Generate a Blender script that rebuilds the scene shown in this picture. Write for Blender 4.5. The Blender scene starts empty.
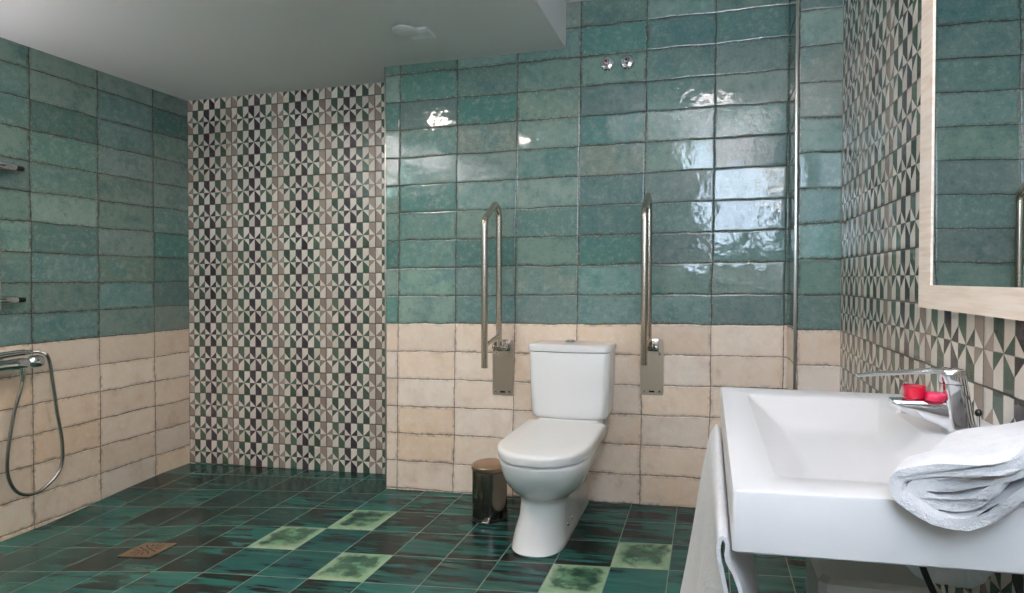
import bpy, bmesh, math, random
from mathutils import Vector, Matrix, noise as mnoise
random.seed(7)
PI = math.pi
scn = bpy.context.scene
COL = scn.collection
SL = 0.015            # rise of the tile courses across the room
FL = 0.024            # fall of the floor towards the shower drain
XL, XR = -1.605, 2.190
YA, YR = 0.224, -3.42   # alcove wall, rear wall
XB = -0.078           # left end of the green back wall
X7, XC, YC = 2.009, 2.0195, -0.260
TW, TH = 0.3327, 0.15
def s01(t): t = max(0.0, min(1.0, t)); return t*t*(3 - 2*t)
def zf(x, y=0.3): return FL * (x - 1.0) - 0.055*s01((-0.2 - x)/1.3)*s01((0.1 - y)/0.85)   # falls to the shower drain
def zc(x): return 2.285 + SL * x
ZU = 2.53
XS = 0.936            # right side of the lowered ceiling

# ------------------------------------------------------------------ helpers
def lin(c):
    r = []
    for v in c[:3]:
        v = v / 255.0
        r.append(v / 12.92 if v <= 0.04045 else ((v + 0.055) / 1.055) ** 2.4)
    return (r[0], r[1], r[2], 1.0)

class MB:
    def __init__(s): s.v = []; s.f = []
    def add(s, vs, fs):
        o = len(s.v); s.v += [tuple(v) for v in vs]; s.f += [tuple(i + o for i in f) for f in fs]; return s
    def box(s, a, b):
        x0, y0, z0 = a; x1, y1, z1 = b
        return s.add([(x0,y0,z0),(x1,y0,z0),(x1,y1,z0),(x0,y1,z0),(x0,y0,z1),(x1,y0,z1),(x1,y1,z1),(x0,y1,z1)],
                     [(0,3,2,1),(4,5,6,7),(0,1,5,4),(1,2,6,5),(2,3,7,6),(3,0,4,7)])
    def rbox(s, a, b, r=0.004, seg=2):
        bm = bmesh.new(); t = MB().box(a, b)
        vs = [bm.verts.new(v) for v in t.v]
        for f in t.f: bm.faces.new([vs[i] for i in f])
        bmesh.ops.bevel(bm, geom=bm.edges[:], offset=r, segments=seg, profile=0.5, affect='EDGES')
        return s.addbm(bm)
    def addbm(s, bm, M=None):
        bm.verts.ensure_lookup_table(); bm.verts.index_update()
        s.add([(M @ v.co if M else v.co) for v in bm.verts], [[v.index for v in f.verts] for f in bm.faces]); bm.free(); return s
    def loft(s, loops, cap0=True, cap1=True, closed=True):
        n = len(loops[0]); vs = [p for l in loops for p in l]; fs = []
        for k in range(len(loops) - 1):
            for i in range(n if closed else n - 1):
                j = (i + 1) % n
                fs.append((k*n+i, k*n+j, (k+1)*n+j, (k+1)*n+i))
        if cap0: fs.append(tuple(reversed(range(n))))
        if cap1: fs.append(tuple(range((len(loops)-1)*n, len(loops)*n)))
        return s.add(vs, fs)
    def lathe(s, prof, c=(0,0,0), axis='z', n=32):
        loops = []
        for r, h in prof:
            l = []
            for i in range(n):
                a = 2*PI*i/n; u, w = r*math.cos(a), r*math.sin(a)
                l.append({'z': (c[0]+u, c[1]+w, c[2]+h), 'y': (c[0]+u, c[1]-h, c[2]+w), 'x': (c[0]+h, c[1]+u, c[2]+w)}[axis])
            loops.append(l)
        return s.loft(loops)
    def tube(s, path, r, n=14, cap=True):
        P = [Vector(p) for p in path]; loops = []
        T = []
        for i in range(len(P)):
            a = P[max(i-1, 0)]; b = P[min(i+1, len(P)-1)]; T.append((b - a).normalized())
        up = Vector((0,0,1)) if abs(T[0].z) < 0.9 else Vector((0,1,0))
        U = (up - T[0]*up.dot(T[0])).normalized()
        for i, p in enumerate(P):
            U = (U - T[i]*U.dot(T[i])).normalized(); W = T[i].cross(U)
            rr = r[i] if isinstance(r, (list, tuple)) else r
            loops.append([p + (U*math.cos(2*PI*k/n) + W*math.sin(2*PI*k/n))*rr for k in range(n)])
        return s.loft(loops, cap, cap)
    def build(s, name, mat, parent=None, smooth=40, label=None):
        off = Vector((0,0,0))
        if parent is not None:
            q = parent
            while q is not None: off += q.location; q = q.parent
        me = bpy.data.meshes.new(name)
        me.from_pydata([Vector(v) - off for v in s.v], [], s.f)
        bm = bmesh.new(); bm.from_mesh(me); bmesh.ops.recalc_face_normals(bm, faces=bm.faces[:]); bm.to_mesh(me); bm.free()
        me.update(); me.materials.append(mat)
        if smooth:
            me.polygons.foreach_set('use_smooth', [True]*len(me.polygons)); me.set_sharp_from_angle(angle=math.radians(smooth))
        o = bpy.data.objects.new(name, me); COL.objects.link(o)
        if parent is not None: o.parent = parent
        if label: o['label'] = label
        return o

def thing(name, label, cat, loc, group=None):
    o = bpy.data.objects.new(name, None); COL.objects.link(o); o.location = loc; o.empty_display_size = 0.05
    return tag(o, label, cat, group)
def tag(o, label, cat, group=None):
    o['label'] = label; o['category'] = cat
    if group: o['group'] = group
    return o
def struct(o, label=None):
    o['kind'] = 'structure'
    if label: o['label'] = label
    return o
def arc(c, r, a0, a1, n, plane):
    out = []
    for i in range(n+1):
        a = a0 + (a1-a0)*i/n; u, w = r*math.cos(a), r*math.sin(a)
        out.append({'yz': (c[0], c[1]+u, c[2]+w), 'xz': (c[0]+u, c[1], c[2]+w), 'xy': (c[0]+u, c[1]+w, c[2])}[plane])
    return out
def smooth_path(pts, n=6):
    P = [Vector(p) for p in pts]; out = []
    for i in range(len(P)-1):
        p0 = P[max(i-1,0)]; p1 = P[i]; p2 = P[i+1]; p3 = P[min(i+2,len(P)-1)]
        for k in range(n):
            t = k/n
            out.append(0.5*((2*p1) + (p2-p0)*t + (2*p0-5*p1+4*p2-p3)*t*t + (3*p1-p0-3*p2+p3)*t**3))
    out.append(P[-1]); return out
def bump_loop(pts, r, n=5):
    """round every corner of a polyline with radius r"""
    P = [Vector(p) for p in pts]; out = [P[0]]
    for i in range(1, len(P)-1):
        a = (P[i-1]-P[i]).normalized(); b = (P[i+1]-P[i]).normalized()
        ra = min(r, (P[i-1]-P[i]).length*0.49, (P[i+1]-P[i]).length*0.49)
        s, e = P[i]+a*ra, P[i]+b*ra
        for k in range(n+1):
            t = k/n; out.append((1-t)**2*s + 2*t*(1-t)*P[i] + t*t*e)
    out.append(P[-1]); return out

# ------------------------------------------------------------------ node expressions
class G:
    def __init__(s, name):
        s.m = bpy.data.materials.new(name); s.m.use_nodes = True; s.t = s.m.node_tree; s.t.nodes.clear()
        s.out = s.t.nodes.new('ShaderNodeOutputMaterial')
    def n(s, typ, ins=None, **kw):
        nd = s.t.nodes.new(typ)
        for k, v in kw.items(): setattr(nd, k, v)
        for k, v in (ins or {}).items(): s.put(nd.inputs[k], v)
        return nd
    def put(s, sock, v):
        if isinstance(v, E): v = v.s
        if isinstance(v, bpy.types.NodeSocket): s.t.links.new(v, sock)
        else: sock.default_value = v
    def math(s, op, *a):
        nd = s.t.nodes.new('ShaderNodeMath'); nd.operation = op
        for i, v in enumerate(a): s.put(nd.inputs[i], v)
        return E(s, nd.outputs[0])
    def noise(s, vec, scale, detail=3, rough=0.55, w=None, out=0):
        nd = s.n('ShaderNodeTexNoise'); s.put(nd.inputs['Vector'], vec); s.put(nd.inputs['Scale'], scale)
        nd.inputs['Detail'].default_value = detail; nd.inputs['Roughness'].default_value = rough
        return E(s, nd.outputs[out])
    def vec(s, x, y, z=0.0):
        nd = s.n('ShaderNodeCombineXYZ'); s.put(nd.inputs[0], x); s.put(nd.inputs[1], y); s.put(nd.inputs[2], z); return nd.outputs[0]
    def white(s, x, y, z=0.0):
        nd = s.n('ShaderNodeTexWhiteNoise', noise_dimensions='3D'); s.put(nd.inputs['Vector'], s.vec(x, y, z))
        sp = s.n('ShaderNodeSeparateXYZ'); s.t.links.new(nd.outputs['Color'], sp.inputs[0])
        return E(s, nd.outputs['Value']), E(s, sp.outputs[0]), E(s, sp.outputs[1]), E(s, sp.outputs[2])
    def mix(s, f, a, b):
        nd = s.n('ShaderNodeMix', data_type='RGBA')
        s.put(nd.inputs[0], f); s.put(nd.inputs[6], a); s.put(nd.inputs[7], b); return nd.outputs[2]
    def sm(s, x, a, b, lo=0.0, hi=1.0):
        nd = s.n('ShaderNodeMapRange', interpolation_type='SMOOTHSTEP')
        s.put(nd.inputs[0], x)
        for i, v in enumerate((a, b, lo, hi)): s.put(nd.inputs[1+i], v)
        return E(s, nd.outputs[0])
    def coords(s):
        tc = s.n('ShaderNodeTexCoord'); sp = s.n('ShaderNodeSeparateXYZ'); s.t.links.new(tc.outputs['Object'], sp.inputs[0])
        return tc.outputs['Object'], E(s, sp.outputs[0]), E(s, sp.outputs[1]), E(s, sp.outputs[2])
    def bsdf(s, **kw):
        b = s.n('ShaderNodeBsdfPrincipled')
        for k, v in kw.items(): s.put(b.inputs[k.replace('_', ' ')], v)
        s.t.links.new(b.outputs[0], s.out.inputs[0]); return b
class E:
    def __init__(s, g, k): s.g = g; s.s = k
    def __add__(s, o): return s.g.math('ADD', s, o)
    __radd__ = __add__
    def __sub__(s, o): return s.g.math('SUBTRACT', s, o)
    def __rsub__(s, o): return s.g.math('SUBTRACT', o, s)
    def __mul__(s, o): return s.g.math('MULTIPLY', s, o)
    __rmul__ = __mul__
    def __truediv__(s, o): return s.g.math('DIVIDE', s, o)
    def __gt__(s, o): return s.g.math('GREATER_THAN', s, o)
    def __lt__(s, o): return s.g.math('LESS_THAN', s, o)
    def floor(s): return s.g.math('FLOOR', s)
    def fract(s): return s.g.math('FRACT', s)
    def abs(s): return s.g.math('ABSOLUTE', s)
    def min(s, o): return s.g.math('MINIMUM', s, o)
    def max(s, o): return s.g.math('MAXIMUM', s, o)
    def mod2(s): return s.g.math('MODULO', s, 2.0)

def plain(name, rgb, rough=0.4, metal=0.0, bump=None, coat=0.0, spec=0.5, var=0.0):
    g = G(name); P, x, y, z = g.coords(); c = lin(rgb)
    kw = dict(Roughness=rough, Metallic=metal, Coat_Weight=coat, Specular_IOR_Level=spec)
    n = g.noise(P, 9.0, 4)
    d = tuple(v*(1-var) for v in c[:3]) + (1,)
    kw['Base_Color'] = g.mix(n, c, d)
    if bump:
        bn = g.n('ShaderNodeBump', {'Strength': bump[1], 'Distance': bump[2], 'Height': g.noise(P, bump[0], 5)}); kw['Normal'] = bn.outputs[0]
    g.bsdf(**kw); return g.m

def shade_normal(g, tx, ty, tz, height, dist, strength=1.0):
    geo = g.n('ShaderNodeNewGeometry')
    ad = g.n('ShaderNodeVectorMath', operation='ADD'); g.t.links.new(geo.outputs['Normal'], ad.inputs[0]); g.put(ad.inputs[1], g.vec(tx, ty, tz))
    nm = g.n('ShaderNodeVectorMath', operation='NORMALIZE'); g.t.links.new(ad.outputs[0], nm.inputs[0])
    b = g.n('ShaderNodeBump', {'Strength': strength, 'Distance': dist, 'Height': height}); g.t.links.new(nm.outputs[0], b.inputs['Normal'])
    return b.outputs[0]

def wall_uv(g, ox, oy, sy, lean=0.0, slope=True, zofs=0.0):
    P, x, y, z = g.coords()
    geo = g.n('ShaderNodeNewGeometry'); sp = g.n('ShaderNodeSeparateXYZ'); g.t.links.new(geo.outputs['True Normal'], sp.inputs[0])
    side = E(g, sp.outputs[0]).abs() > 0.5
    u = (x - ox)*(1.0 - side) + (y - oy)*sy*side - (z - 1.0)*lean
    v = z - (x - 1.0)*SL*(1.0 if slope else 0.0) - zofs
    return P, u, v

def tile_material(name, ox, oy, sy=1.0, lean=0.0, seed=0.0, zofs=0.0):
    """hand glazed 15 x 33 tile: cream courses below, teal above"""
    g = G(name); P, u, v = wall_uv(g, ox, oy, sy, lean, True, zofs)
    wob = (g.noise(P, 5.0, 3) - 0.5)*0.022
    wob2 = (g.noise(P, 5.0, 2, 0.5, None, 0) - 0.5)*0.014
    fine = (g.noise(P, 55.0, 3, 0.55) - 0.5)*0.0045
    U = (u + wob2)/TW; V = (v + wob)/TH
    cu, cv = U.floor(), V.floor(); fu, fv = U.fract(), V.fract()
    r0, r1, r2, r3 = g.white(cu, cv, seed)
    q0, q1, q2, q3 = g.white(cu, cv, seed + 5.3)
    du = fu.min(1.0 - fu)*TW; dv = fv.min(1.0 - fv)*TH
    d = du.min(dv) + fine
    gw = g.noise(P, 13.0, 2); grout = 1.0 - g.sm(d, gw*0.0030 - 0.0008, gw*0.0034 + q3*0.0014 + 0.0010)
    edge = 1.0 - g.sm(d, 0.002, 0.020)
    cream = V < 6.0
    off = g.n('ShaderNodeVectorMath', operation='ADD'); g.t.links.new(P, off.inputs[0]); g.put(off.inputs[1], g.vec(r1*7.0, r2*7.0, r3*7.0))
    PO = off.outputs[0]
    big = g.noise(PO, 9.0, 4, 0.6); mid = g.noise(PO, 32.0, 5, 0.65); spk = g.noise(PO, 130.0, 3, 0.6)
    # teal glaze
    t = g.mix(g.sm(r1, 0.05, 0.6), lin((78, 124, 116)), lin((122, 150, 138)))
    t = g.mix(g.sm(r2, 0.5, 1.0)*0.8, t, lin((98, 130, 130)))
    t = g.mix(g.sm(r3, 0.84, 0.96)*0.7, t, lin((110, 120, 106)))
    t = g.mix(g.sm(big, 0.42, 0.7)*0.6, t, lin((70, 120, 116)))
    t = g.mix(g.sm(mid, 0.48, 0.70)*0.5, t, lin((142, 160, 148)))
    t = g.mix((1.0 - g.sm(mid, 0.30, 0.46))*0.45, t, lin((66, 104, 104)))
    t = g.mix(g.sm(big, 0.55, 0.8)*0.5, t, lin((84, 112, 122)))
    t = g.mix(g.sm(spk, 0.55, 0.72)*0.3, t, lin((150, 162, 150)))
    t = g.mix((1.0 - g.sm(spk, 0.30, 0.44))*0.35, t, lin((72, 98, 94)))
    t = g.mix(edge*g.sm(spk, 0.5, 0.62)*q2*0.7, t, lin((176, 170, 150)))
    t = g.mix(edge*g.sm(mid, 0.38, 0.66)*(0.35 + q1*0.55), t, lin((60, 62, 54)))
    hsv = g.n('ShaderNodeHueSaturation', {'Saturation': 0.68 + q1*0.32, 'Value': 0.82 + r3*0.36, 'Color': t}); t = hsv.outputs[0]
    # cream glaze
    c = g.mix(g.sm(r1, 0.0, 1.0), lin((238, 216, 192)), lin((244, 229, 212)))
    c = g.mix(g.sm(big, 0.35, 0.75)*0.6, c, lin((224, 200, 178)))
    c = g.mix(g.sm(mid, 0.45, 0.75)*0.5, c, lin((244, 236, 228)))
    c = g.mix(g.sm(spk, 0.62, 0.74)*0.25, c, lin((170, 140, 112)))
    c = g.mix(g.sm(big, 0.55, 0.8)*q3*0.6, c, lin((206, 168, 132)))
    c = g.mix(edge*g.sm(mid, 0.4, 0.68)*(0.3 + q1*0.6), c, lin((138, 112, 90)))
    hs2 = g.n('ShaderNodeHueSaturation', {'Saturation': 0.85 + q1*0.35, 'Value': 0.90 + r3*0.16, 'Color': c}); c = hs2.outputs[0]
    col = g.mix(cream, t, c)
    gc = g.mix(cream, g.mix(q2*0.6, lin((34, 36, 32)), lin((74, 76, 68))), g.mix(q2*0.5, lin((108, 90, 72)), lin((150, 130, 108))))
    col = g.mix(grout, col, gc)
    rough = (0.02 + mid*0.09 + cream*0.24)*(1.0 - grout) + grout*0.8
    wave = g.noise(PO, 9.0, 2)*0.45 + g.noise(PO, 38.0, 2)*0.11 + g.sm(d, 0.0, 0.008)*0.26 + spk*0.012
    nrm = shade_normal(g, (q1 - 0.5)*0.06, (q2 - 0.5)*0.06, (q3 - 0.5)*0.06, wave, 0.0075, 0.8)
    g.bsdf(Base_Color=col, Roughness=rough, Normal=nrm, Specular_IOR_Level=0.5)
    return g.m

def pattern_material(name, ox, oy, sy=1.0, seed=0.0, slope=True, zofs=0.0):
    g = G(name); P, u, v = wall_uv(g, ox, oy, sy, 0.0, slope, zofs)
    wob = (g.noise(P, 7.0, 2) - 0.5)*0.007; fine = (g.noise(P, 120.0, 3) - 0.5)*0.004
    U = (u + wob)/TW; V = (v + wob)/TH
    cu, cv = U.floor(), V.floor(); fu, fv = U.fract(), V.fract()
    r0, r1, r2, r3 = g.white(cu, cv, seed)
    a = fu*8.0; ci = a.floor(); ca = a.fract()
    b = fv*2.0 - 1.0; up = b > 0.0; h = b.abs()*(0.075/(TW/8.0))
    odd = ci.mod2()
    slant = ca*(1.0 - odd) + (1.0 - ca)*odd
    tri = h < slant*0.95
    base = (up - odd).abs()                 # 1 where the bar is light
    light = (base - tri).abs()
    t = ci.min(7.0 - ci)
    w0, w1, w2, w3 = g.white(cu*8.0 + ci, cv*4.0 + up*2.0 + tri, seed + 2.0)
    pink = t < 0.5; purp = t > 2.5
    green = g.mix(w1, lin((52, 74, 62)), lin((82, 102, 86)))
    purple = g.mix(w2, lin((46, 40, 48)), lin((68, 62, 68)))
    pk = g.mix(w1, lin((134, 118, 108)), lin((160, 146, 134)))
    dark = g.mix(pink, g.mix(purp, green, purple), pk)
    li = g.mix(w3, lin((210, 204, 193)), lin((232, 227, 217)))
    li = g.mix(r1*0.35, li, lin((196, 178, 164)))
    col = g.mix(light, dark, li)
    mid = g.noise(P, 60.0, 4, 0.65)
    col = g.mix(g.sm(mid, 0.48, 0.78)*0.18, col, lin((150, 142, 130)))
    d = (fu.min(1.0 - fu)*TW).min(fv.min(1.0 - fv)*TH) + fine
    du2 = ca.min(1.0 - ca)*(TW/8.0); seam = (1.0 - g.sm(du2 + fine, 0.0008, 0.0026))*0.5
    mid_line = (1.0 - g.sm(b.abs()*0.075 + fine, 0.0005, 0.002))*0.45
    grout = 1.0 - g.sm(d, 0.0014, 0.0042)
    col = g.mix(seam.max(mid_line), col, lin((92, 84, 76)))
    col = g.mix(grout, col, lin((74, 66, 58)))
    rough = 0.12 + mid*0.2 + grout*0.4
    hgt = g.sm(d, 0.0, 0.012)*0.5 + g.noise(P, 14.0, 2)*0.5 + g.noise(P, 90.0, 2)*0.06
    nrm = shade_normal(g, (r1 - 0.5)*0.04, (r2 - 0.5)*0.04, (r3 - 0.5)*0.04, hgt, 0.005, 0.7)
    g.bsdf(Base_Color=col, Roughness=rough, Normal=nrm)
    return g.m

FS, FX, FY, FK = 0.22467, 1.2806, -0.2208, 0.068
def floor_material():
    g = G('glazed_floor_tile'); P, x, y, z = g.coords()
    U = (x - FX)/FS; V = (y - FK*(x - FX) - FY)/FS
    cu, cv = U.floor(), V.floor(); fu, fv = U.fract(), V.fract()
    at = g.n('ShaderNodeAttribute', attribute_name='glaze', attribute_type='GEOMETRY'); sp = g.n('ShaderNodeSeparateColor'); g.t.links.new(at.outputs['Color'], sp.inputs[0])
    dk, pale, rnd = E(g, sp.outputs[0]), E(g, sp.outputs[1]), E(g, sp.outputs[2])
    r0, r1, r2, r3 = g.white(cu, cv, 3.0)
    sx = x + r1*9.0; sy = y + r2*9.0
    stk = g.noise(g.vec(sx*2.2, sy*34.0, r3*9.0), 1.0, 3, 0.55)
    stk2 = g.noise(g.vec(sx*5.0, sy*11.0, r3*5.0), 1.0, 2, 0.5)
    cloud = g.noise(g.vec(sx, sy, 0.0), 15.0, 4, 0.62)
    fine = g.noise(g.vec(sx*8.0, sy*150.0, 0.0), 1.0, 3, 0.6)
    teal = g.mix(g.sm(r1, 0.0, 1.0), lin((17, 58, 53)), lin((32, 86, 78)))
    teal = g.mix(g.sm(stk2, 0.4, 0.7)*0.5, teal, lin((22, 72, 80)))
    teal = g.mix(g.sm(stk, 0.46, 0.66)*0.35, teal, lin((58, 112, 100)))
    teal = g.mix(g.sm(fine, 0.5, 0.75)*0.35, teal, lin((60, 112, 98)))
    brown = g.mix(g.sm(stk2, 0.35, 0.7), lin((11, 13, 12)), lin((27, 23, 19)))
    k = g.noise(g.vec(sx*2.4 + 4.0, sy*30.0, r2*9.0), 1.0, 4, 0.6)*0.62 + stk2*0.38
    k = (k - 0.5)*1.9 + 0.5
    thr = 0.77 - dk*0.43
    m = g.sm(k + (fine - 0.5)*0.12 - thr, -0.12, 0.12)
    col = g.mix(m*0.94, teal, brown)
    col = g.mix(m*g.sm(fine, 0.55, 0.75)*0.35, col, lin((44, 84, 74)))
    ex = (fu - 0.5).abs()*2.0; ey = (fv - 0.56).abs()*2.0
    cen = 1.0 - g.sm(ex.max(ey) + (cloud - 0.5)*1.1, 0.55, 1.0)
    pl = g.mix(g.sm(cloud, 0.35, 0.65), lin((160, 180, 148)), lin((126, 158, 124)))
    pl = g.mix(cen*0.9, pl, g.mix(g.sm(cloud, 0.44, 0.6), lin((26, 66, 52)), lin((88, 130, 98))))
    pl = g.mix(g.sm(stk2, 0.48, 0.62)*cen*0.75, pl, lin((26, 58, 48)))
    col = g.mix(pale, col, pl)
    d = fu.min(1.0 - fu).min(fv.min(1.0 - fv))*FS
    grout = 1.0 - g.sm(d, 0.0011, 0.0026)
    col = g.mix(grout*0.9, col, lin((112, 126, 112)))
    rough = 0.12 + cloud*0.14 + grout*0.3
    hgt = g.sm(d, 0.0, 0.006)*0.3 + cloud*0.25 + fine*0.1
    nrm = shade_normal(g, (r1 - 0.5)*0.012, (r2 - 0.5)*0.012, 0.0, hgt, 0.002, 0.5)
    g.bsdf(Base_Color=col, Roughness=rough, Normal=nrm, Specular_IOR_Level=0.16)
    return g.m

def brushed(name, rgb, rough, sx, sy, sz):
    g = G(name); P, x, y, z = g.coords()
    n = g.noise(g.vec(x*sx, y*sy, z*sz), 1.0, 3, 0.6)
    b = g.n('ShaderNodeBump', {'Strength': 0.25, 'Distance': 0.0006, 'Height': n})
    g.bsdf(Base_Color=lin(rgb), Metallic=1.0, Roughness=n*0.15 + rough, Normal=b.outputs[0]); return g.m
def wood_material():
    g = G('pale_oak'); P, x, y, z = g.coords()
    geo = g.n('ShaderNodeNewGeometry')
    n1 = g.noise(g.vec(x*60.0, y*6.0, z*90.0), 1.0, 4, 0.6); n2 = g.noise(P, 5.0, 3)
    c = g.mix(g.sm(n1, 0.35, 0.7), lin((238, 224, 208)), lin((222, 202, 182)))
    c = g.mix(g.sm(n2, 0.4, 0.7)*0.4, c, lin((242, 232, 220)))
    b = g.n('ShaderNodeBump', {'Strength': 0.3, 'Distance': 0.001, 'Height': n1})
    g.bsdf(Base_Color=c, Roughness=0.5, Normal=b.outputs[0]); return g.m
def terry_material():
    g = G('white_terry'); P, x, y, z = g.coords()
    n = g.noise(P, 260.0, 3, 0.7); n2 = g.noise(P, 60.0, 4, 0.6)
    b = g.n('ShaderNodeBump', {'Strength': 0.9, 'Distance': 0.0045, 'Height': n*0.8 + n2*0.6})
    c = g.mix(g.sm(n2, 0.4, 0.7)*0.4, lin((222, 221, 221)), lin((204, 203, 204)))
    g.bsdf(Base_Color=c, Roughness=0.95, Normal=b.outputs[0], Sheen_Weight=0.3, Specular_IOR_Level=0.1); return g.m
def emit(name, rgb, strength):
    g = G(name); e = g.n('ShaderNodeEmission', {'Color': lin(rgb), 'Strength': strength}); g.t.links.new(e.outputs[0], g.out.inputs[0]); return g.m

M_back = tile_material('teal_and_cream_tile', 0.0, 0.0, 1.0, 0.012, 1.0)
M_left = tile_material('teal_and_cream_shower_tile', 0.0, -0.0195, 1.0, 0.0, 4.0, -0.056)
M_pier = tile_material('teal_and_cream_pier_tile', 2.0195 - 0.0, YC - 0.02, 1.0, 0.0, 9.0)
M_patA = pattern_material('pinwheel_tile', XL, 0.0, 1.0, 2.0, True, -0.018)
M_patR = pattern_material('pinwheel_tile_basin_side', 0.0, -1.5987, -1.0, 6.0)
M_floor = floor_material()
M_paint = plain('white_ceiling_paint', (222, 224, 222), 0.85, bump=(220, 0.15, 0.001), var=0.02)
M_plaster = plain('rear_wall_plaster', (196, 196, 190), 0.85, bump=(60, 0.2, 0.002), var=0.04)
M_cer = plain('white_ceramic', (238, 238, 236), 0.12, coat=0.4)
M_seat = plain('white_seat_plastic', (236, 235, 231), 0.2)
M_basin = plain('white_solid_surface', (212, 211, 210), 0.28)
M_chrome = plain('chrome', (226, 228, 230), 0.07, 1.0)
M_hose = plain('chrome_hose', (178, 176, 170), 0.25, 1.0)
M_steel = brushed('brushed_steel', (196, 186, 172), 0.16, 160.0, 160.0, 6.0)
M_plate = brushed('brushed_plate', (208, 192, 174), 0.3, 240.0, 6.0, 14.0)
M_bin = plain('bin_steel', (116, 108, 100), 0.12, 1.0)
M_binlid = brushed('bin_lid_steel', (170, 146, 122), 0.28, 20.0, 200.0, 20.0)
M_black = plain('black_plastic', (22, 22, 22), 0.45)
M_bronze = plain('bronze_grate', (150, 120, 92), 0.45, 0.6, var=0.3)
M_dark = plain('dark_recess', (16, 15, 13), 0.8)
M_red = plain('red_gloss', (205, 2, 48), 0.25, coat=0.5)
M_pink = plain('pink_red_gloss', (216, 18, 74), 0.3, coat=0.4)
M_wood = wood_material(); M_terry = terry_material()
M_pvc = plain('white_pvc', (232, 232, 234), 0.35)
M_box = plain('white_box_plastic', (226, 220, 212), 0.35)
M_alu = plain('aluminium_profile', (190, 188, 180), 0.3, 1.0)
M_redmark = plain('red_marker', (120, 20, 24), 0.4)
M_blue = plain('dark_marker', (30, 34, 44), 0.4)
M_ventw = plain('white_vent_plastic', (228, 230, 230), 0.4)
g = G('mirror_glass'); P_, *_r = g.coords()
g.bsdf(Base_Color=g.mix(g.noise(P_, 2.0, 1), (0.86, 0.89, 0.88, 1), (0.88, 0.9, 0.89, 1)), Metallic=1.0, Roughness=0.012); M_mirror = g.m

# ------------------------------------------------------------------ room shell
def wall(name, a, b, mat, label):
    return struct(MB().box(a, b).build(name, mat, None, 0), label)
ZT = 2.75
wall('wall_back', (XB, 0.0, -0.12), (X7 + 0.3, 0.5, ZT), M_back, 'teal and cream tiled wall behind the toilet')
wall('wall_alcove', (XL - 0.2, YA, -0.12), (XB, YA + 0.2, ZT), M_patA, 'pinwheel patterned tile wall at the back of the shower')
wall('wall_left', (XL - 0.2, YR - 0.2, -0.12), (XL, YA, ZT), M_left, 'teal and cream tiled shower wall')
wall('wall_pier', (XC - 0.0105, YC, -0.12), (XR + 0.3, 0.0, ZT), M_pier, 'narrow tiled pier in the corner beyond the washbasin')
wall('wall_right', (XR, YR - 0.2, -0.12), (XR + 0.2, YC, ZT), M_patR, 'pinwheel patterned tile wall behind the washbasin')

# floor: one slab with a slight fall, tile glaze per cell
rows = {1: (-13, 'DDSSDTT'), 0: (-13, 'SSTSDTTTDTDDSSSS'), -1: (-13, 'TTDSSTDPDTSDDSTT'), -2: (-13, 'TTTSDDPTDSSSDPTT'),
        -3: (-13, 'TSSDDDTTPSSSPTTT'), -4: (-13, 'TTTTTSDTDSTSDTTS'), -5: (-13, 'TSTDTSSDTSTDTSST')}
rows[1] = (-13, 'DDSSDTTTTTTTTTTT')
def ttype(i, j):
    if (i, j) == (0, -3): return 'T'
    if j in rows:
        o, s = rows[j]
        if 0 <= i - o < len(s): return s[i - o]
    return random.Random(i*91 + j*57 + 5).choice('DSSTTTDP')
FIX = {(-6,-1):'P', (-7,-2):'P', (-5,-3):'P', (0,-2):'P', (-1,-3):'P', (-10,-3):'D', (-9,-3):'D', (-8,-3):'D', (-8,-2):'D', (-9,-2):'D',
       (-7,-1):'D', (-5,-1):'D', (-5,-2):'D', (-1,-1):'D', (-1,-2):'D', (-7,-3):'T', (-6,-3):'T', (-6,-2):'T', (-12,-2):'T', (-11,-2):'T',
       (-11,-1):'D', (-12,-1):'T', (-9,0):'D', (-8,0):'T', (-7,0):'T', (-6,0):'T', (-5,0):'D', (-4,0):'T', (-3,0):'D', (-4,-1):'T', (-3,-1):'S',
       (-8,-1):'S', (-9,-1):'S', (-10,-1):'D', (-10,-2):'S', (-4,-2):'S', (-3,-2):'S', (-4,-3):'S', (-3,-3):'S', (-2,-3):'S', (0,-1):'S', (1,-1):'T', (1,-2):'T',
       (0,-3):'T', (-7,-4):'D', (-5,-4):'D', (-11,-3):'S', (-12,-3):'S', (1,-3):'T'}
bm = bmesh.new()
x0, x1, y0, y1 = XL - 0.02, XR + 0.02, YR - 0.02, YA + 0.02
q = [bm.verts.new((a, b, zf(a))) for a, b in ((x0,y0),(x1,y0),(x1,y1),(x0,y1))]; bm.faces.new(q)
for i in range(-14, 6):
    bmesh.ops.bisect_plane(bm, geom=bm.verts[:]+bm.edges[:]+bm.faces[:], plane_co=(FX + i*FS, 0, 0), plane_no=(1, 0, 0), dist=1e-6)
nn = Vector((-FK, 1, 0)).normalized()
for j in range(-16, 4):
    bmesh.ops.bisect_plane(bm, geom=bm.verts[:]+bm.edges[:]+bm.faces[:], plane_co=(FX, FY + j*FS, 0), plane_no=nn, dist=1e-6)
for v in bm.verts: v.co.z = zf(v.co.x, v.co.y)
cells = []
for f in bm.faces:
    c = f.calc_center_median(); i = math.floor((c.x - FX)/FS); j = math.floor((c.y - FK*(c.x - FX) - FY)/FS)
    ty = FIX.get((i, j)) or ttype(i, j); rg = random.Random(i*13 + j*101)
    dk = {'D': 0.72, 'S': 0.54, 'T': 0.34, 'P': 0.2}[ty] + rg.uniform(-0.06, 0.06)
    cells.append((dk, 1.0 if ty == 'P' else 0.0, rg.random(), 1.0))
me = bpy.data.meshes.new('floor'); bm.to_mesh(me); bm.free()
ca = me.color_attributes.new('glaze', 'FLOAT_COLOR', 'CORNER')
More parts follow.
